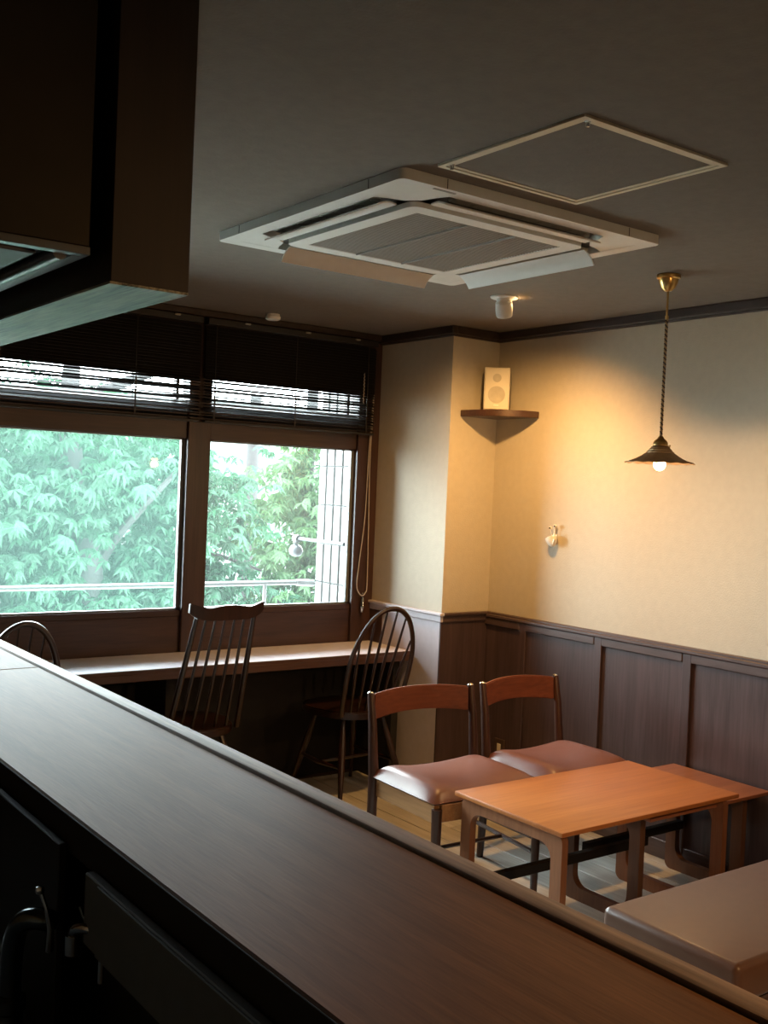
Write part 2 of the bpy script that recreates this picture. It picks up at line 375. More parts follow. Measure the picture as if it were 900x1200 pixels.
# ------------------------------------------------------------------ blinds
def blind(x0, x1, label, cords):
    b = thing('slatted_blind', label, 'blind', ((x0+x1)/2, YW-.055, CE-.036), group=None)
    hw = (x1-x0)/2
    MB().box((-hw, -.022, -.03), (hw, .022, -.001), .002).build('head_rail', 'black', b)
    sl = None; z = -.045; k = 0
    while z > -.455:
        if sl is None:
            sl = MB().box((-hw, -.0125, -.0008), (hw, .0125, .0008)).build('slat', 'black', b, smooth=0)
            o = sl
        else: o = part_copy(sl)
        tilt = 52 if z > -.27 else 24+9*math.sin(k*1.9)
        o.location = (0, 0, z); o.rotation_euler = (R(tilt), R(.12*math.sin(k*2.3)), 0)
        z -= .0135; k += 1
    MB().box((-hw, -.013, -.475), (hw, .013, -.462), .003).build('bottom_rail', 'black', b)
    for cx in cords:
        for yy in (-.0155, .0155):
            MB().tube([(cx, yy, -.03), (cx, yy, -.466)], .0022, 6).build('ladder_cord', 'black', b)
        MB().box((cx-.004, -.018, -.30), (cx+.004, -.0165, -.462)).build('ladder_tape', 'black', b, smooth=0)
    return b
bl1 = blind(.30, 2.165, 'wide black slatted blind over the larger hazy window pane', (-.62, .04, .62))
bl2 = blind(2.19, 3.14, 'narrower black slatted blind beside the cream pillar', (.0, .42, -.43))
def twist(parent, x, z0, z1, n):
    t = MB(); pts = []
    for i in range(n*8+1):
        a = i/8*2*math.pi; pts.append((x+.0022*math.cos(a), -.026+.0022*math.sin(a), z0+(z1-z0)*i/(n*8)))
    t.tube(pts, .0022, 6); return t.build('tilt_cord', 'cordw', parent)
twist(bl1, .045, -.03, -.23, 12); twist(bl2, .39, -.17, -.32, 9)
for b, xs in ((bl1, (.8, .1)), (bl2, (-.28, .05, .34))):
    for xx in xs:
        MB().box((xx-.014, -.034, -.012), (xx+.014, -.022, -.004), .002).build('bracket_clip', 'grey_pl', b)
# pull cord with its weight
pc = thing('blind_pull_cord', 'pale looped blind cord with metal weight hanging by the pillar', 'cord', (3.13, YW-.035, .9))
pts = [(.018, 0, 1.02), (.004, 0, .70), (-.004, -.002, .40), (-.030, -.004, .16), (-.038, -.004, .05), (-.022, -.004, .01), (0, -.004, -.004),
       (.018, -.004, .012), (.026, -.003, .05), (.022, -.002, .30), (.014, 0, .68), (.022, 0, 1.02)]
def smooth_path(p, n=6):
    p = [Vector(q) for q in p]; out = []
    for i in range(len(p)-1):
        a, b_, c, d = p[max(i-1, 0)], p[i], p[i+1], p[min(i+2, len(p)-1)]
        for k in range(n):
            t = k/n
            out.append(.5*((2*b_)+(c-a)*t+(2*a-5*b_+4*c-d)*t*t+(3*b_-a-3*c+d)*t**3))
    out.append(p[-1]); return out
MB().tube(smooth_path(pts), .0026, 6).build('cord', 'cordw', pc)
MB().lathe([(0, -.01), (.006, -.012), (.009, -.02), (.009, -.055), (.0105, -.058), (.0105, -.072), (.009, -.075), (.009, -.088), (0, -.09)], 12, (0, -.004, 0)).build('weight', 'chrome', pc)
MB().tube([(0.004*math.cos(a*.6), -.004, .002+.008*math.sin(a*.6)) for a in range(12)], .0018, 5).build('ring', 'chrome', pc)

# ------------------------------------------------------------------ air conditioner
AX, AY, AH = 1.9966, 2.5267, .475
ac = thing('air_conditioner', 'large square white ceiling air conditioner with four open flaps', 'air conditioner', (AX, AY, CE))
def sq(h, r=.02): return rrect(-h, -h, h, h, r, 4)
t = MB().ring_prism(sq(AH), sq(.425, .01), 'Z', -.027, -.0005)
t.build('outer_frame', 'white', ac)
MB().box((-.425, -.425, -.006), (.425, .425, -.001)).build('duct_base', 'dark_pl', ac)
# four corner pads between the vents
pad = MB().prism([(-.426, -.426), (-.285, -.426), (-.30, -.395), (-.315, -.345), (-.345, -.315), (-.395, -.30), (-.426, -.285)], 'Z', -.0265, -.006).build('corner_pad', 'white', ac)
for k in (1, 2, 3): part_copy(pad, rot=(0, 0, R(90*k)))
MB().box((-.365, -.462, -.0285), (-.295, -.454, -.0268)).build('name_badge', 'grey_pl', ac)
# grooves on the rim
for k in range(4):
    for s in (-1, 1):
        o = MB().box((s*.335-.0012, -.4758, -.026), (s*.335+.0012, -.4745, -.002)).build('seam', 'dark_pl', ac); o.rotation_euler = (0, 0, R(90*k))
# intake panel
ip = MB().ring_prism(rrect(-.322, -.322, .322, .322, .03, 4), rrect(-.27, -.27, .27, .27, .004, 4), 'Z', -.036, -.022).build('intake_panel', 'white', ac)
MB().box((-.272, -.272, -.0275), (.272, .272, -.022)).build('filter', 'louver', ip)
t = MB()
for i in range(44):
    y = -.268+i*(.536/43.); t.box((-.27, y-.0022, -.034), (.27, y+.0022, -.028))
for xx in (-.09, .09): t.box((xx-.002, -.27, -.0385), (xx+.002, .27, -.028))
g = t.build('grille', 'grey_pl', ip, smooth=0); g['kind'] = 'stuff'
# vents: recessed louver and hinged flap, one per side
lv = MB().box((-.25, -.412, -.022), (.25, -.372, -.012), .003)
for i in range(9): lv.box((-.24+i*.06-.002, -.400, -.024), (-.24+i*.06+.002, -.380, -.012))
lv = lv.build('vent_louver', 'louver', ac)
def flap_mesh():
    m = MB(); prof = []
    for i in range(7):
        a = i/6; prof.append((a*.062, .006*math.sin(a*math.pi)))
    out = [(p[0], p[1]) for p in prof]+[(p[0], p[1]-.004) for p in prof[::-1]]
    m.prism(out, 'X', -.288, .288); return m
fl0 = flap_mesh().build('flap', 'flap', ac)
# hinge at the inner edge of each vent; outer edge tips down
def place_flap(o, k, ang):
    # flap local: extends +Y from the hinge; orient outward (-Y side for k=0)
    mat = Matrix.Rotation(R(90*k), 4, 'Z') @ Matrix.Translation((0, -.352, -.030)) @ Matrix.Rotation(R(180), 4, 'Z') @ Matrix.Rotation(R(-ang), 4, 'X')
    o.matrix_local = mat
place_flap(fl0, 0, 10)
for k in (1, 2, 3):
    part_copy(lv, rot=(0, 0, R(90*k)))
    o = part_copy(fl0); place_flap(o, k, {1: 40, 2: 40, 3: 10}[k])

# ceiling hatch
hx0, hy0, hs = 1.5721, 1.5136, .469
ha = thing('ceiling_hatch', 'square cream framed ceiling access hatch beside the air conditioner', 'hatch', (hx0+hs/2, hy0+hs/2, CE))
h = hs/2
MB().ring_prism(rrect(-h, -h, h, h, .002, 2), rrect(-h+.013, -h+.013, h-.013, h-.013, .002, 2), 'Z', -.006, -.0003).build('outer_frame', 'alu', ha)
MB().ring_prism(rrect(-h+.015, -h+.015, h-.015, h-.015, .002, 2), rrect(-h+.026, -h+.026, h-.026, h-.026, .002, 2), 'Z', -.004, -.0003).build('inner_frame', 'alu', ha)
MB().box((-h+.026, -h+.026, -.0025), (h-.026, h-.026, -.0003)).build('hatch_panel', 'ceil', ha, smooth=0)
for p in ((-h+.03, -h+.02), (-h+.02, h-.03)):
    MB().lathe([(0, -.016), (.004, -.015), (.005, -.006), (.008, -.004), (.008, 0)], 12, (p[0], p[1], 0)).build('latch', 'chrome', ha)

# smoke detector
sd = MB().lathe([(0, -.028), (.026, -.028), (.033, -.024), (.035, -.018), (.035, -.011), (.031, -.009), (.031, -.0005), (0, -.0005)], 28)
sd = sd.build('smoke_detector', 'white', None, (2.453, 4.254, CE)); tag(sd, 'small round white detector on the ceiling near the blinds', 'detector')

# ------------------------------------------------------------------ ceiling spotlight
SX, SY = 2.844, 3.126
sp = thing('ceiling_spotlight', 'small white swivel spotlight on the ceiling near the corner', 'spotlight', (SX, SY, CE))
MB().lathe([(0, -.008), (.046, -.008), (.055, -.004), (.056, -.0005), (0, -.0005)], 32).build('flange', 'white', sp)
MB().lathe([(0, -.028), (.024, -.026), (.030, -.018), (.031, -.006), (0, -.006)], 24).build('swivel_ball', 'white', sp)
aim = Vector((3.42, 3.58, .60)) - Vector((SX, SY, CE-.03)); aim.normalize()
q = Vector((0, 0, -1)).rotation_difference(aim)
hd = MB().lathe([(0, .022), (.024, .020), (.033, .010), (.034, -.02), (.032, -.042), (.029, -.047), (.027, -.043), (.026, -.03), (0, -.028)], 28)
hd.xf(Matrix.Translation((0, 0, -.032)) @ q.to_matrix().to_4x4()); hd.build('lamp_head', 'white', sp)
ln = MB().lathe([(0, -.034), (.024, -.034), (.024, -.031), (0, -.031)], 20); ln.xf(Matrix.Translation((0, 0, -.032)) @ q.to_matrix().to_4x4()); ln.build('lens', 'spotbulb', sp)
lp = Vector((SX, SY, CE-.036)) + aim*.062
light('spotlight_beam', 'SPOT', lp, 74, (1.0, .52, .16), spot_size=R(134), spot_blend=1.0, shadow_soft_size=.022, rot=aim.to_track_quat('-Z', 'Y').to_euler())

light('spotlight_side_leak', 'POINT', (SX+.045, SY-.03, CE-.028), .12, (1.0, .6, .25), shadow_soft_size=.004)

# ------------------------------------------------------------------ pendant lamp
px_, py_ = 2.924, 2.387
pd = thing('pendant_lamp', 'lit brass pendant lamp with pleated flared shade on a twisted cord', 'pendant lamp', (px_, py_, CE))
MB().lathe([(0, -.058), (.012, -.056), (.022, -.046), (.031, -.030), (.034, -.016), (.040, -.013), (.041, -.004), (.039, -.0005), (0, -.0005)], 32).build('ceiling_cup', 'brass', pd)
MB().tube([(0, 0, -.055), (0, 0, -.145)], .0035, 8).tube([(0, 0, -.140), (0, 0, -.152)], .006, 10).build('rod', 'brass', pd)
for ph_, mt_ in ((0, 'fabric_cord'), (math.pi, 'cord_tan')):
    pts = []
    for i in range(34*8+1):
        a = i/8*2*math.pi*.75+ph_; pts.append((.0030*math.cos(a), .0030*math.sin(a), -.15-.405*i/(34*8)))
    MB().tube(pts, .0028, 5).build('cord_strand', mt_, pd)
Z0 = -.555
MB().lathe([(0, .004), (.008, .002), (.012, -.006), (.020, -.012), (.025, -.020), (.025, -.030), (.020, -.034), (0, -.034)], 24, (0, 0, Z0)).build('socket_cap', 'brass', pd)
t = MB(); t.tube([(.024, -.004, Z0-.028), (.036, -.008, Z0-.029)], .0022, 6); t.tube([(.036, -.008, Z0-.029), (.040, -.0085, Z0-.029)], .0042, 8); t.build('thumb_screw', 'brass_dark', pd)
prof = [(.022, 0), (.031, -.006), (.0325, -.010), (.038, -.014), (.039, -.018), (.046, -.022), (.047, -.026), (.055, -.031), (.063, -.037), (.078, -.046), (.096, -.054), (.118, -.061)]
t = bmesh.new(); n = 64; rings = []
for r, z in prof:
    ww = .05*(r/.118)
    rings.append([t.verts.new((r*(1+ww*(.0 if r < .05 else .22)*math.cos(16*2*math.pi*k/n))*math.cos(2*math.pi*k/n), r*(1+ww*(.0 if r < .05 else .22)*math.cos(16*2*math.pi*k/n))*math.sin(2*math.pi*k/n), z+(.0015*math.cos(16*2*math.pi*k/n)*(r/.118)**2)-.0)) for k in range(n)])
for a, b in zip(rings, rings[1:]):
    for k in range(n): t.faces.new((a[k], a[(k+1) % n], b[(k+1) % n], b[k]))
m_ = MB(); m_.add(t, Matrix.Translation((0, 0, Z0-.030)))
sh = m_.build('shade', 'brass_dark', pd)
so = sh.modifiers.new('thick', 'SOLIDIFY'); so.thickness = .0012
MB().lathe([(0, -.040), (.013, -.040), (.014, -.065), (.011, -.070), (0, -.070)], 16, (0, 0, Z0)).build('bulb_holder', 'brass_dark', pd)
bl = [(0, -.070)]
for i in range(1, 13):
    a = math.pi*i/12; bl.append((.021*math.sin(a)*(1 if i > 4 else .8), -.094+.0225*math.cos(a)-.0))
bl[-1] = (0, bl[-1][1])
MB().lathe(bl, 20, (0, 0, Z0)).build('bulb', 'bulb', pd)
light('pendant_glow', 'POINT', (px_, py_, CE+Z0-.128), 10.0, (1.0, .62, .30), shadow_soft_size=.02)

p2 = pd.copy(); COL.objects.link(p2); p2.location = (1.9, .35, CE); p2['label'] = 'unseen brass pendant lamp added beyond the picture edge to warm the near bar'  # unseen second pendant, added for the warm light on the near bar
for ch in list(pd.children): part_copy(ch, parent=p2)
light('pendant_glow', 'POINT', (1.9, .35, CE+Z0-.125), 38.0, (1.0, .54, .22), shadow_soft_size=.02)

# ------------------------------------------------------------------ corner shelf, speaker
SH = 1.835
cs = MB(); out = [(0, 0)]
for i in range(0, 17):
    a = R(90*i/16); out.append((-.232*math.cos(a), -.292*math.sin(a)))
cs.prism(out, 'Z', -.030, 0, .002)
cs = cs.build('corner_shelf', 'desk', None, (XW-.002, PY-.002, SH)); tag(cs, 'dark wooden quarter-round corner shelf high on the cream walls', 'shelf')
spk = thing('loudspeaker', 'small cream loudspeaker standing on the corner shelf', 'speaker', (3.388, 3.745, SH+.0005), R(-44))
MB().box((-.060, -.050, 0), (.060, .050, .200), .004, 2).build('cabinet', 'spk', spk)
MB().box((-.056, -.056, .004), (.056, -.0495, .196), .003, 2).build('front_grille', 'spk', spk)
MB().tube([(0, -.0545, .072), (0, -.0572, .072)], .040, 32).build('woofer_mesh', 'mesh_grey', spk)
MB().tube([(0, -.0545, .150), (0, -.0572, .150)], .020, 24).build('tweeter_mesh', 'mesh_grey', spk)
MB().box((-.012, -.0585, .018), (.012, -.0560, .026), .001).build('badge', 'ceramic', spk)

# wall ornament
wo = thing('wall_ornament', 'small white ceramic wall ornament with dark tips on the cream wall', 'ornament', (XW, 3.43, 1.255))
t = MB().lathe([(0, -.040), (.012, -.037), (.024, -.024), (.030, -.006), (.031, .004), (.027, .006), (.024, .0), (.016, -.012), (0, -.016)], 24)
t.xf(Matrix.Translation((-.026, 0, 0)) @ Matrix.Rotation(R(-22), 4, 'X') @ Matrix.Diagonal((.75, 1, 1, 1))); t.build('bowl', 'ceramic', wo)
MB().prism([(-.022, -.030), (-.034, -.004), (-.014, .0)], 'X', -.04, -.03, .001).build('leaf_point', 'ceramic', wo)
for yy, zz in ((.016, .046), (-.014, .056)):
    MB().tube([(-.014, yy*.5, 0), (-.016, yy*.8, .03), (-.018, yy, zz-.008)], .0022, 6).build('stem', 'ceramic', wo)
    MB().lathe([(0, -.008), (.006, -.006), (.0085, 0), (.006, .006), (0, .008)], 14, (-.018, yy, zz)).build('bud', 'ceramic', wo)
    MB().lathe([(0, -.004), (.004, -.003), (.0045, 0), (.003, .003), (0, .004)], 10, (-.026, yy-.003, zz)).build('dark_tip', 'tip', wo)
MB().box((-.004, -.012, -.02), (-.0005, .012, .02), .001).build('back_plate', 'ceramic', wo)

# wall outlet
ou = thing('wall_outlet', 'brown wall outlet plate low on the panelling behind the chairs', 'outlet', (XW-.0102, 3.72, .215))
MB().box((-.007, -.035, -.058), (-.0003, .035, .058), .002).build('plate', 'outlet', ou)
MB().box((-.0095, -.011, -.035), (-.0068, .013, .035), .001).build('socket', 'alu', ou)

# ------------------------------------------------------------------ bar counter
CT = .907
bc = thing('bar_counter', 'long brown wooden bar counter top crossing the foreground with raised lip', 'counter', (.83, 1.6, 0))
LX = -.83; LY = -1.6
MB().box((.625+LX, -.9+LY, CT-.062), (1.010+LX, 2.992+LY, CT-.006), .004).build('counter_board', 'counter', bc)
MB().box((.625+LX, 2.994+LY, CT-.062), (1.010+LX, 4.00+LY, CT-.006), .004).build('counter_board', 'counter', bc)
MB().box((1.0115+LX, -.9+LY, CT-.075), (1.053+LX, 4.00+LY, CT), .004, 2).build('front_lip', 'lip', bc)
MB().box((.622+LX, -.9+LY, CT-.066), (.6245+LX, 4.0+LY, CT-.0075), .001).build('inner_edge', 'black_wood', bc)
MB().box((.70+LX, -.9+LY, 0), (.98+LX, 4.0+LY, CT-.0625)).build('base', 'black_wood', bc)

# back-bar side, below the counter
bp_ = MB().box((.605, 1.667, .02), (.618, 3.6, .857), .0015).build('splash_panel', 'black_panel'); tag(bp_, 'black splash panel with a bright top edge below the bar top', 'panel')
gp = thing('grey_cabinet', 'grey steel cabinet front below the bar top at the lower edge', 'cabinet', (.60, .9, .74))
MB().box((.004, -1.6, 0), (.02, .648, .110), .002).build('body', 'panel_grey', gp)
MB().box((.000, -1.6, .002), (.0038, .590, .108), .001).build('door', 'panel_grey', gp)
wt = MB().box((-.15, .2, .50), (.602, 1.78, .53), .003).box((-.15, 1.78, .50), (.604, 2.6, .53), .003); wt = wt.build('steel_worktop', 'steel_dark'); tag(wt, 'dark steel worktop behind the bar at the lower corner', 'worktop')
# tap on the splash panel
tp = thing('elbow_tap', 'dark metal elbow tap with a thin lever on the splash panel', 'tap', (.596, 1.70, .53))
MB().tube(smooth_path([(.004, -.030, .200), (-.012, -.030, .208), (-.026, -.012, .205), (-.036, .010, .188), (-.041, .022, .155), (-.042, .026, .11), (-.042, .026, .07)], 6), .0175, 18).build('elbow', 'gun', tp)
MB().lathe([(0, 0), (.026, 0), (.028, .010), (.022, .018), (.021, .040), (.025, .045), (.025, .065), (.019, .07), (0, .07)], 20, (-.042, .026, .001)).build('collar', 'gun', tp)
MB().tube([(-.008, -.052, .165), (-.010, -.060, .205), (-.016, -.056, .235), (-.024, -.050, .262)], [.007, .006, .0035, .0035], 10).build('lever', 'chrome', tp)
MB().lathe([(0, -.007), (.006, -.005), (.0075, 0), (.006, .005), (0, .007)], 14, (-.025, -.049, .264)).build('ball_end', 'chrome', tp)
t2 = thing('wall_tap', 'small chrome tap beside the grey steel cabinet', 'tap', (.600, 1.57, .70))
MB().tube(smooth_path([(.016, -.045, .066), (.006, -.030, .066), (.0, -.004, .056), (.0, .008, .042)], 6), .0085, 14).build('spout', 'chrome', t2)
MB().tube([(0, .008, .044), (0, .008, .014)], .0125, 18).build('nozzle', 'chrome', t2)
MB().tube([(.006, -.094, .041), (.006, -.094, .008)], .005, 10).build('outlet_pin', 'chrome', t2)
MB().tube([(.012, -.03, .066), (.004, -.020, .082), (.0, -.016, .096)], .003, 8).build('handle', 'gun', t2)

# ------------------------------------------------------------------ bulkhead and range hood
BZ = 1.747
bk = thing('bulkhead', 'dark wooden box bulkhead hanging from the ceiling above the bar', 'bulkhead', (.672, 1.544, BZ))
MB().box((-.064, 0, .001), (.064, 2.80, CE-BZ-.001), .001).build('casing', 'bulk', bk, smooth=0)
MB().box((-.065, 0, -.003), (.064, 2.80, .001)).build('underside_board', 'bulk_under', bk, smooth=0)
hd = thing('range_hood', 'dark metal range hood with steel rim beside the wooden bulkhead', 'range hood', (.1, 2.3, 1.782))
hx1 = .577-.1; hyn = 1.552-2.3
MB().box((-.62, hyn, .012), (hx1, .75, CE-1.782-.001), .002).build('canopy', 'hood', hd)
t = MB().box((-.62, hyn-.001, 0), (hx1+.001, hyn+.02, .0125), .001); t.box((hx1-.020, hyn+.0205, 0), (hx1+.001, .75, .0125), .001); t.box((-.62, hyn+.0205, 0), (-.60, .75, .0125), .001); t.box((-.60, .73, 0), (hx1-.02, .75, .0125))
t.build('steel_rim', 'steel', hd)
MB().tube([(hx1-.034, hyn+.03, .004), (hx1-.034, .73, .004)], .011, 12).build('drip_trough', 'steel', hd)
for i in range(4):
    MB().box((-.59, hyn+.06+i*.33, .002), (hx1-.06, hyn+.37+i*.33, .009), .003).build('filter_panel', 'steel_dark', hd)

# ------------------------------------------------------------------ nest of sled-leg tables
def sled_table(name, label, x0, x1, y0, y1, top, th, lx0, lx1, ly0, ly1, mats, over_edge, stretch_y, stretch_z, group=None):
    cx, cy = (x0+x1)/2, (y0+y1)/2
    t = thing(name, label, 'table', (cx, cy, 0), 0, group)
    MB().box((x0-cx, y0-cy, top-th), (x1-cx, y1-cy, top), .004, 2).build('table_top', mats[0], t)
    for lx in (lx0, lx1):
        out = rrect(ly0-cy, 0, ly1-cy, top-th-.0005, .028, 6); inn = rrect(ly0-cy+.046, .046, ly1-cy-.046, top-th-.042, .048, 6)
        MB().ring_prism(out, inn, 'X', lx-cx-.013, lx-cx+.013).build('leg_frame', mats[1], t)
    MB().box((lx0-cx+.0135, stretch_y-cy-.013, stretch_z-.016), (lx1-cx-.0135, stretch_y-cy+.013, stretch_z+.016), .002).build('stretcher', 'black_wood', t)
    return t
t1 = sled_table('coffee_table', 'larger orange-brown teak table in front of the two low chairs', 2.337, 3.213, 2.203, 2.705, .441, .016, 2.372, 3.165, 2.222, 2.688, ('teak', 'teak_leg'), 0, 2.55, .185)
t2_ = sled_table('side_table', 'smaller lower teak table tucked between the larger table and panelling', 2.80, 3.472, 2.250, 2.690, .402, .014, 2.862, 3.435, 2.330, 2.672, ('teak2', 'teak_leg2'), 0, 2.60, .19)

# ------------------------------------------------------------------ low dining chairs
def low_chair(name, label, loc, rz, w_, back_tilt=.03):
    c = thing(name, label, 'chair', loc, rz, 'low dining chairs by the teak table')
    h = w_/2
    # back posts: straight up from the floor with a slight rake above the seat
    for s in (-1, 1):
        MB().tube([(s*(h-.015), .205, 0), (s*(h-.016), .195, .20), (s*(h-.017), .195, .40), (s*(h-.017), .215, .58), (s*(h-.017), .235, .688)],
                  [.014, .018, .019, .016, .013], 12).build('back_post', 'din_dark', c)
        MB().lathe([(0, .006), (.008, .004), (.0125, -.001), (.0125, -.006), (0, -.006)], 12, (s*(h-.017), .235, .690)).build('post_cap', 'chrome', c)
        MB().tube([(s*(h-.025), -.190, 0), (s*(h-.025), -.188, .37)], [.013, .019], 12).build('front_leg', 'din_dark', c)
        MB().box((s*(h-.030)-.010, -.180, .318), (s*(h-.030)+.010, .190, .385), .002).build('side_rail', 'apron', c)
        MB().tube([(s*(h-.024), -.186, .150), (s*(h-.020), .194, .165)], .0085, 8).build('side_stretcher', 'din_dark', c)
    MB().box((-h+.04, -.196, .325), (h-.04, -.178, .385), .002).build('front_rail', 'apron', c)
    MB().box((-h+.04, .182, .325), (h-.04, .198, .385), .002).build('rear_rail', 'apron', c)
    MB().tube([(-h+.024, 0, .157), (h-.024, 0, .157)], .008, 8).build('cross_stretcher', 'din_dark', c)
    # curved top rail
    t = bmesh.new(); n = 16; rows = []
    for i in range(n+1):
        u = -1+2*i/n; xx = u*(h-.030); yy = .232+.040*(1-u*u); zt = .684+.012*(1-u*u); zb = .590+.014*(1-u*u)
        rows.append([t.verts.new((xx, yy-.010, zb-.0)), t.verts.new((xx, yy+.006, zb)), t.verts.new((xx, yy+.012, zt)), t.verts.new((xx, yy-.004, zt))])
    for a, b in zip(rows, rows[1:]):
        for k in range(4): t.faces.new((a[k], a[(k+1) % 4], b[(k+1) % 4], b[k]))
    t.faces.new(rows[0]); t.faces.new(rows[-1][::-1])
    bmesh.ops.recalc_face_normals(t, faces=t.faces[:])
    bmesh.ops.bevel(t, geom=[e for e in t.edges if e.calc_face_angle(0) > 1.0], offset=.004, segments=2, affect='EDGES')
    m_ = MB(); m_.add(t); m_.build('top_rail', 'din', c)
    # saddle cushion
    t = bmesh.new(); nx, ny = 22, 20; grid = []
    for j in range(ny+1):
        row = []
        for i in range(nx+1):
            u = -1+2*i/nx; v = -1+2*j/ny
            e = max(abs(u), abs(v))
            f = (1-abs(u)**6)*(1-abs(v)**6)
            z = .392 + .040*f**.5 + .034*u*u*f - .012*(1-u*u)*f + (-.012*max(0, -v-.4)*f)
            row.append(t.verts.new((u*(h-.002)*(1-.02*abs(v)**8), v*.198+.002, z)))
        grid.append(row)
    for j in range(ny):
        for i in range(nx): t.faces.new((grid[j][i], grid[j][i+1], grid[j+1][i+1], grid[j+1][i]))
    ext = bmesh.ops.extrude_face_region(t, geom=t.faces[:]); vs = [g for g in ext['geom'] if isinstance(g, bmesh.types.BMVert)]
    for v_ in vs: v_.co.z = .3855; v_.co.x *= .97; v_.co.y *= .97
    bmesh.ops.recalc_face_normals(t, faces=t.faces[:])
    m_ = MB(); m_.add(t); m_.build('seat_cushion', 'vinyl', c, smooth=60)
    return c
low_chair('low_dining_chair', 'brown vinyl low chair nearer the bar, its seat lit pale by the window', (2.535, 2.925, 0), R(-2.5), .505)
low_chair('low_dining_chair', 'brown vinyl low chair between the other low chair and the panelled wall', (3.065, 2.925, 0), R(1.5), .455)

# ------------------------------------------------------------------ upholstered bench
bn = thing('bench_seat', 'wide tan-brown vinyl cushioned bench at the near side of the tables', 'bench', (2.75, 1.62, 0))
t = MB().box((-.645, -.198, .30), (.645, .215, .398), .020, 4)
t.build('cushion', 'vinyl_tan', bn)
MB().box((-.60, -.19, .235), (.60, .18, .299), .003).build('seat_frame', 'din_dark', bn)
for sx in (-1, 1):
    for yy in (-.17, .16): MB().tube([(sx*.56, yy, 0), (sx*.56, yy, .236)], [.016, .021], 12).build('leg', 'din_dark', bn)

# ------------------------------------------------------------------ windsor chairs at the desk
def turned_leg(a, b, name, c, r=.013):
    a, b = Vector(a), Vector(b); pts = [a.lerp(b, t_) for t_ in (0, .12, .35, .6, .85, 1)]
    MB().tube(pts, [r*.95, r*1.0, r*1.35, r*1.2, r*.85, r*.7], 10).build(name, 'chair', c)
def windsor(name, label, loc, rz, style, seat=.415, w_=.19):
    c = thing(name, label, 'chair', loc, rz, 'windsor chairs at the window desk')
    # shaped seat; the back of the chair is at -Y, it faces +Y towards the desk
    out = []
    for i in range(40):
        a = 2*math.pi*i/40; xx = .205*math.cos(a); yy = .20*math.sin(a)
        xx *= 1+.06*math.sin(a); k = .82 if yy < 0 else 1
        out.append((math.copysign(abs(xx/.205)**.8, xx)*.205*(k if yy < 0 else 1.0)**.3, math.copysign(abs(yy/.2)**.85, yy)*.2))
    MB().prism(out, 'Z', seat-.034, seat, .006).build('seat', 'chair', c)
    for sx in (-1, 1):
        turned_leg((sx*.11, .10, seat-.032), (sx*.18, .20, 0), 'leg', c); turned_leg((sx*.11, -.11, seat-.032), (sx*.19, -.22, 0), 'leg', c)
        MB().tube([(sx*.152, .155, .17), (sx*.165, 0, .165), (sx*.156, -.170, .17)], [.007, .011, .007], 8).build('side_stretcher', 'chair', c)
    MB().tube([(-.16, 0, .165), (0, 0, .165), (.16, 0, .165)], [.007, .011, .007], 8).build('cross_stretcher', 'chair', c)
    TY = -.305
    if style == 'hoop':
        H = .500
        pts = []
        for i in range(41):
            a = math.pi*i/40; xx = -w_*math.cos(a); zz = math.sin(a)
            # tall horseshoe: straight sides spreading a little
            zz = H*(zz**.62); xx = xx*(1-.0*zz)
            pts.append((xx*(.86+.14*min(1, zz/(H*.55))), -.165+(TY+.165)*zz/H, seat-.012+zz))
        MB().tube(pts, .0105, 10, flat=1.15).build('hoop', 'chair', c)
        ns = 6
        for i in range(ns):
            u = -1+2*(i+.5)/ns
            xb = u*.125; xt = u*w_*.93
            zt = H*(max(0.02, 1-u*u)**.31)-.006
            yt = -.165+(TY+.165)*zt/H
            MB().tube([(xb, -.155, seat-.01), ((xb+xt)/2*1.0, (-.155+yt)/2, seat+zt*.5), (xt, yt, seat-.012+zt)], [.006, .0075, .0045], 8).build('spindle', 'chair', c)
    else:
        H = .475
        xs = [-.148+.296*i/6 for i in range(7)]
        for i, xx in enumerate(xs):
            st = i in (0, 6); r = .0115 if st else .0065
            MB().tube([(xx*1.10, -.155, seat-.01), (xx*1.0, (-.155+TY)/2, seat+H*.5), (xx*.90, TY, seat+H+.01)], [r, r*1.1, r*.8], 8).build('stile' if st else 'spindle', 'chair', c)
        # comb rail with a wavy top edge and up-turned ears
        t = bmesh.new(); n = 24; rows = []
        for i in range(n+1):
            u = -1+2*i/n; xx = u*.172; yy = TY-.006-.020*(1-u*u)
            zt = seat+H+.060+.010*abs(u)**4-.010*math.exp(-((abs(u)-.55)/.25)**2); zb = seat+H-.002+.034*abs(u)**5
            rows.append([t.verts.new((xx, yy-.008, zb)), t.verts.new((xx, yy+.010, zb)), t.verts.new((xx, yy+.004, zt)), t.verts.new((xx, yy-.012, zt))])
        for a, b in zip(rows, rows[1:]):
            for k in range(4): t.faces.new((a[k], a[(k+1) % 4], b[(k+1) % 4], b[k]))
        t.faces.new(rows[0]); t.faces.new(rows[-1][::-1])
        bmesh.ops.recalc_face_normals(t, faces=t.faces[:])
        bmesh.ops.bevel(t, geom=[e for e in t.edges if e.calc_face_angle(0) > 1.0], offset=.003, segments=2, affect='EDGES')
        m_ = MB(); m_.add(t); m_.build('comb_rail', 'chair', c)
    return c
windsor('windsor_chair', 'dark hoop-back windsor chair by the pillar at the end of the desk', (2.870, 4.115, 0), R(2), 'hoop', .42)
windsor('windsor_chair', 'dark comb-back windsor chair with a flat wavy top rail at the window desk', (2.020, 4.115, 0), R(3), 'comb', .42)
windsor('windsor_chair', 'dark hoop-back windsor chair half hidden behind the far end of the bar', (1.235, 4.115, 0), R(0), 'hoop', .42, .155)

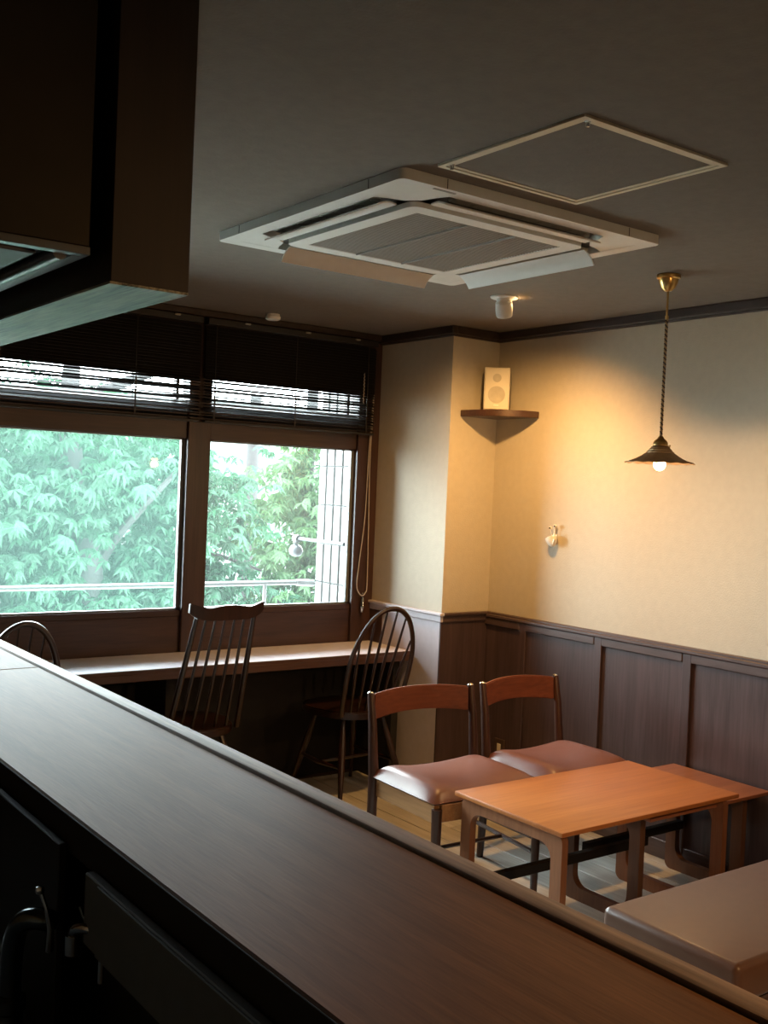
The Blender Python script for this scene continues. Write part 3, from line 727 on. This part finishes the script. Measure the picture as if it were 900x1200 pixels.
# ------------------------------------------------------------------ outside
wg = thing('tiled_wing_wall', 'white tiled outer wall edge seen through the narrower window', 'wall', (3.2, 4.56, 0))
MB().box((.012, 0, -.5), (.5, .42, 2.8)).build('core', 'grout', wg, smooth=0)
MB().box((.0, -.03, -.5), (.5, .10, 2.8)).build('plain_edge', 'tile', wg, smooth=0)
tile = None
for j in range(8):
    for i in range(4):
        y0 = .108+i*.078; z0 = .284+j*.2125
        if tile is None:
            tile = MB().box((0, 0, 0), (.014, .060, .203), .002).build('tile', 'tile', wg); o = tile
        else: o = part_copy(tile)
        o.location = (-.001+.0*i, y0, z0)
rl = thing('balcony_rail', 'pale metal handrail crossing outside the windows', 'railing', (1.4, 5.0, .906))
MB().tube([(-3.2, 0, 0), (1.72, 0, 0)], .013, 12).build('handrail', 'rail', rl)
MB().tube([(1.70, 0, 0), (1.80, -.02, -.004)], .019, 12).build('coupling', 'rail', rl)
MB().tube([(1.78, -.02, -.006), (2.3, -.14, -.012)], .010, 12).build('end_rail', 'rail', rl)
for xx in (-2.9, -1.4, .05, 1.5): MB().tube([(xx, 0, -.011), (xx, 0, -1.3)], .010, 10).build('baluster', 'rail', rl)
ol = thing('outdoor_lamp', 'grey round outdoor lamp on a slanting arm by the tiled edge', 'lamp', (3.10, 4.55, 1.149))
MB().tube([(.098, .0, -.004), (.04, .0, 0), (0, .0, 0), (-.045, .38, .004)], .009, 10).build('arm', 'lampgrey', ol)
MB().tube([(-.045, .37, .004), (-.047, .41, .004)], .020, 14).build('joint', 'lampgrey', ol)
MB().tube([(-.046, .395, 0), (-.046, .395, -.03)], .006, 8).build('stem', 'lampgrey', ol)
MB().lathe([(0, .028), (.014, .024), (.030, .012), (.038, -.004), (.039, -.016), (.034, -.030), (.022, -.040), (0, -.044)], 20, (-.046, .395, -.052)).build('globe', 'lampgrey', ol)
MB().lathe([(.012, .018), (.016, .012), (.020, .006), (.012, .004)], 14, (-.046, .395, -.026)).build('cap', 'dark_pl', ol)

st = struct(MB().box((-20, 5.6, -3.6), (30, 60, -3.5)).build('ground_outside', 'street', smooth=0))
fb = thing('neighbour_building', 'pale building across the street behind the trees', 'building', (15, 27, -3.5))
MB().box((-6, 0, 0), (6, 5, 7.2)).build('wall', 'facade', fb, smooth=0)
for i in range(5):
    for j in range(2): 
        f_ = MB().box((-5.2+i*2.2, -.06, 1.2+j*3), (-3.9+i*2.2, .02, 2.6+j*3), .01).build('window', 'rail', fb); MB().box((-5.1+i*2.2, -.075, 1.3+j*3), (-4.0+i*2.2, -.062, 2.5+j*3)).build('pane', 'winpane', f_, smooth=0)

def leaf_mesh(kind):
    """drooping palmate leaf of pointed leaflets"""
    vs, fs = [], []
    nl = 5 if kind == 0 else 3
    for l in range(nl):
        a = (-70+140*l/(nl-1)) if nl > 1 else 0
        L = (1.0-.22*abs(a)/70); wd = .17
        ca, sa = math.cos(R(a)), math.sin(R(a)); b = len(vs)
        for (u, v, dz) in ((0, 0, 0), (.45*L, wd, -.10), (L, 0, -.42), (.45*L, -wd, -.10), (.5*L, 0, -.03)):
            vs.append((u*ca-v*sa, u*sa+v*ca, dz))
        fs += [(b, b+3, b+4), (b+4, b+3, b+2), (b, b+4, b+1), (b+4, b+2, b+1)]
    return vs, fs
def tree(name, label, base, trunk_pts, trunk_r, branches, blobs, nstuff, mat, rs, part_leaves, far=True):
    rnd = random.Random(rs)
    if far:
        S = lambda p: (p[0]*1.4, p[1]*1.4, 1.457+(p[2]-1.457)*1.4)
        base = (base[0]*1.4, base[1]*1.4, -3.5); trunk_pts = [S(p) for p in trunk_pts]; trunk_r *= 1.4
        branches = [([S(p) for p in b_[0]], b_[1]*1.4) for b_ in branches]; blobs = [(S(b_[0]), tuple(v*1.4 for v in b_[1])) for b_ in blobs]
    t = thing(name, label, 'tree', base, 0, None)
    B = Vector(base)
    MB().tube(smooth_path([Vector(p)-B for p in trunk_pts], 5), [trunk_r*(1-.5*i/((len(trunk_pts)-1)*5)) for i in range((len(trunk_pts)-1)*5+1)], 12).build('trunk', 'bark', t)
    for br in branches:
        p = smooth_path([Vector(q_)-B for q_ in br[0]], 4)
        MB().tube(p, [br[1]*(1-.7*i/(len(p)-1)) for i in range(len(p))], 8).build('branch', 'bark', t)
    kinds = [leaf_mesh(0), leaf_mesh(1)]
    def place():
        (c, r_) = rnd.choices(blobs, weights=[b_[1][0]*b_[1][2] for b_ in blobs])[0]
        while True:
            d = Vector((rnd.uniform(-1, 1), rnd.uniform(-1, 1), rnd.uniform(-1, 1)))
            if d.length < 1: break
        return Vector((c[0]+d.x*r_[0], c[1]+d.y*r_[1], c[2]+d.z*r_[2]))
    twigs = []
    def orient(p):
        z = rnd.uniform(0, 2*math.pi)
        return Matrix.Translation(p) @ Matrix.Rotation(z, 4, 'Z') @ Matrix.Rotation(R(rnd.uniform(0, 60)), 4, 'Y') @ Matrix.Rotation(R(rnd.uniform(-30, 30)), 4, 'X') @ Matrix.Scale(rnd.uniform(.10, .19), 4)
    V, F = [], []; cand = []
    # leaves gathered in sprays along twigs
    ns = nstuff//7
    for s in range(ns):
        p = place(); d = Vector((rnd.uniform(-1, 1), rnd.uniform(-1, 1), rnd.uniform(-.7, .1))).normalized()
        for k in range(7):
            q_ = p+d*(k*.09)+Vector((rnd.gauss(0, .05), rnd.gauss(0, .05), rnd.gauss(0, .04)))
            cand.append((q_, orient(q_)))
    cand.sort(key=lambda e: e[0].y)
    first = [None, None]
    for i, (q_, mt) in enumerate(cand):
        kd = rnd.randrange(2)
        if i < part_leaves:
            mt2 = Matrix.Translation(-B) @ mt
            if first[kd] is None:
                me = bpy.data.meshes.new('leaf'); me.from_pydata(kinds[kd][0], [], kinds[kd][1]); me.materials.append(M[mat]); first[kd] = me
            o = bpy.data.objects.new('leaf', first[kd]); COL.objects.link(o); o.parent = t; o.matrix_local = mt2
        else:
            b_ = len(V)
            for v_ in kinds[kd][0]:
                V.append(tuple((mt @ Vector(v_)) - B))
            for f_ in kinds[kd][1]: F.append(tuple(b_+x_ for x_ in f_))
    me = bpy.data.meshes.new('foliage'); me.from_pydata(V, [], F); me.materials.append(M[mat])
    o = bpy.data.objects.new('foliage', me); COL.objects.link(o); o.parent = t; o['kind'] = 'stuff'
    return t
tree('leafy_tree', 'leafy tree with a thick grey trunk filling the larger window', (3.0, 8.0, -3.5),
     [(2.66, 7.1, -2.09), (2.66, 7.1, -.28), (2.73, 7.1, .70), (2.59, 7.1, 1.36), (2.56, 7.15, 1.9), (2.58, 7.2, 2.2)], .115,
     [([(2.71, 7.1, .65), (2.88, 7.1, .98), (3.11, 7.0, 1.30), (3.45, 7.0, 1.65)], .045), ([(2.92, 8, 1.4), (2.4, 7.7, 1.7), (1.8, 7.4, 1.8)], .05),
      ([(3.05, 8, .3), (2.5, 7.6, .5), (1.9, 7.2, .8)], .04), ([(3.0, 8, .8), (3.7, 7.6, .9), (4.2, 7.3, .75)], .03), ([(2.9, 8, 2.0), (3.5, 7.6, 2.3), (4.2, 7.4, 2.4)], .05)],
     [((2.4, 7.3, 1.0), (1.7, .7, 1.1)), ((3.0, 7.4, 1.2), (1.1, .7, .9)), ((1.4, 7.0, 1.0), (1.3, .7, 1.1)), ((2.6, 8.2, 1.1), (1.7, .5, 1.2)), ((3.0, 7.3, .1), (1.5, .6, .8))],
     11500, 'leaf', 11, 280)
tree('leafy_tree', 'bright green leafy tree behind the narrower window beside the tiled edge', (4.9, 7.6, -3.5),
     [(4.9, 7.6, -3.5), (4.85, 7.6, -.5), (4.8, 7.7, .4), (4.9, 7.8, 1.2), (5.0, 7.9, 2.6)], .09,
     [([(4.8, 7.7, .4), (4.4, 7.4, .5), (4.0, 7.2, .7)], .035), ([(4.85, 7.7, .9), (5.2, 7.5, 1.2), (5.5, 7.3, 1.6)], .03)],
     [((4.9, 7.3, .8), (.8, .5, .8)), ((5.2, 7.4, .3), (.9, .5, .7)), ((5.0, 7.5, 1.5), (.7, .5, .6))],
     3400, 'leaf2', 23, 280)
tree('leafy_tree', 'hazier tree standing farther back across the street', (6.4, 11.5, -3.5),
     [(6.4, 11.5, -3.5), (6.4, 11.5, 0), (6.5, 11.6, 2.5)], .14,
     [([(6.4, 11.5, .5), (5.5, 11.2, 1.2)], .05)],
     [((6.0, 11.4, .6), (2.2, 1.0, 1.4)), ((3.6, 11.8, .6), (2.6, .9, 1.6))],
     2600, 'leaf', 31, 0)
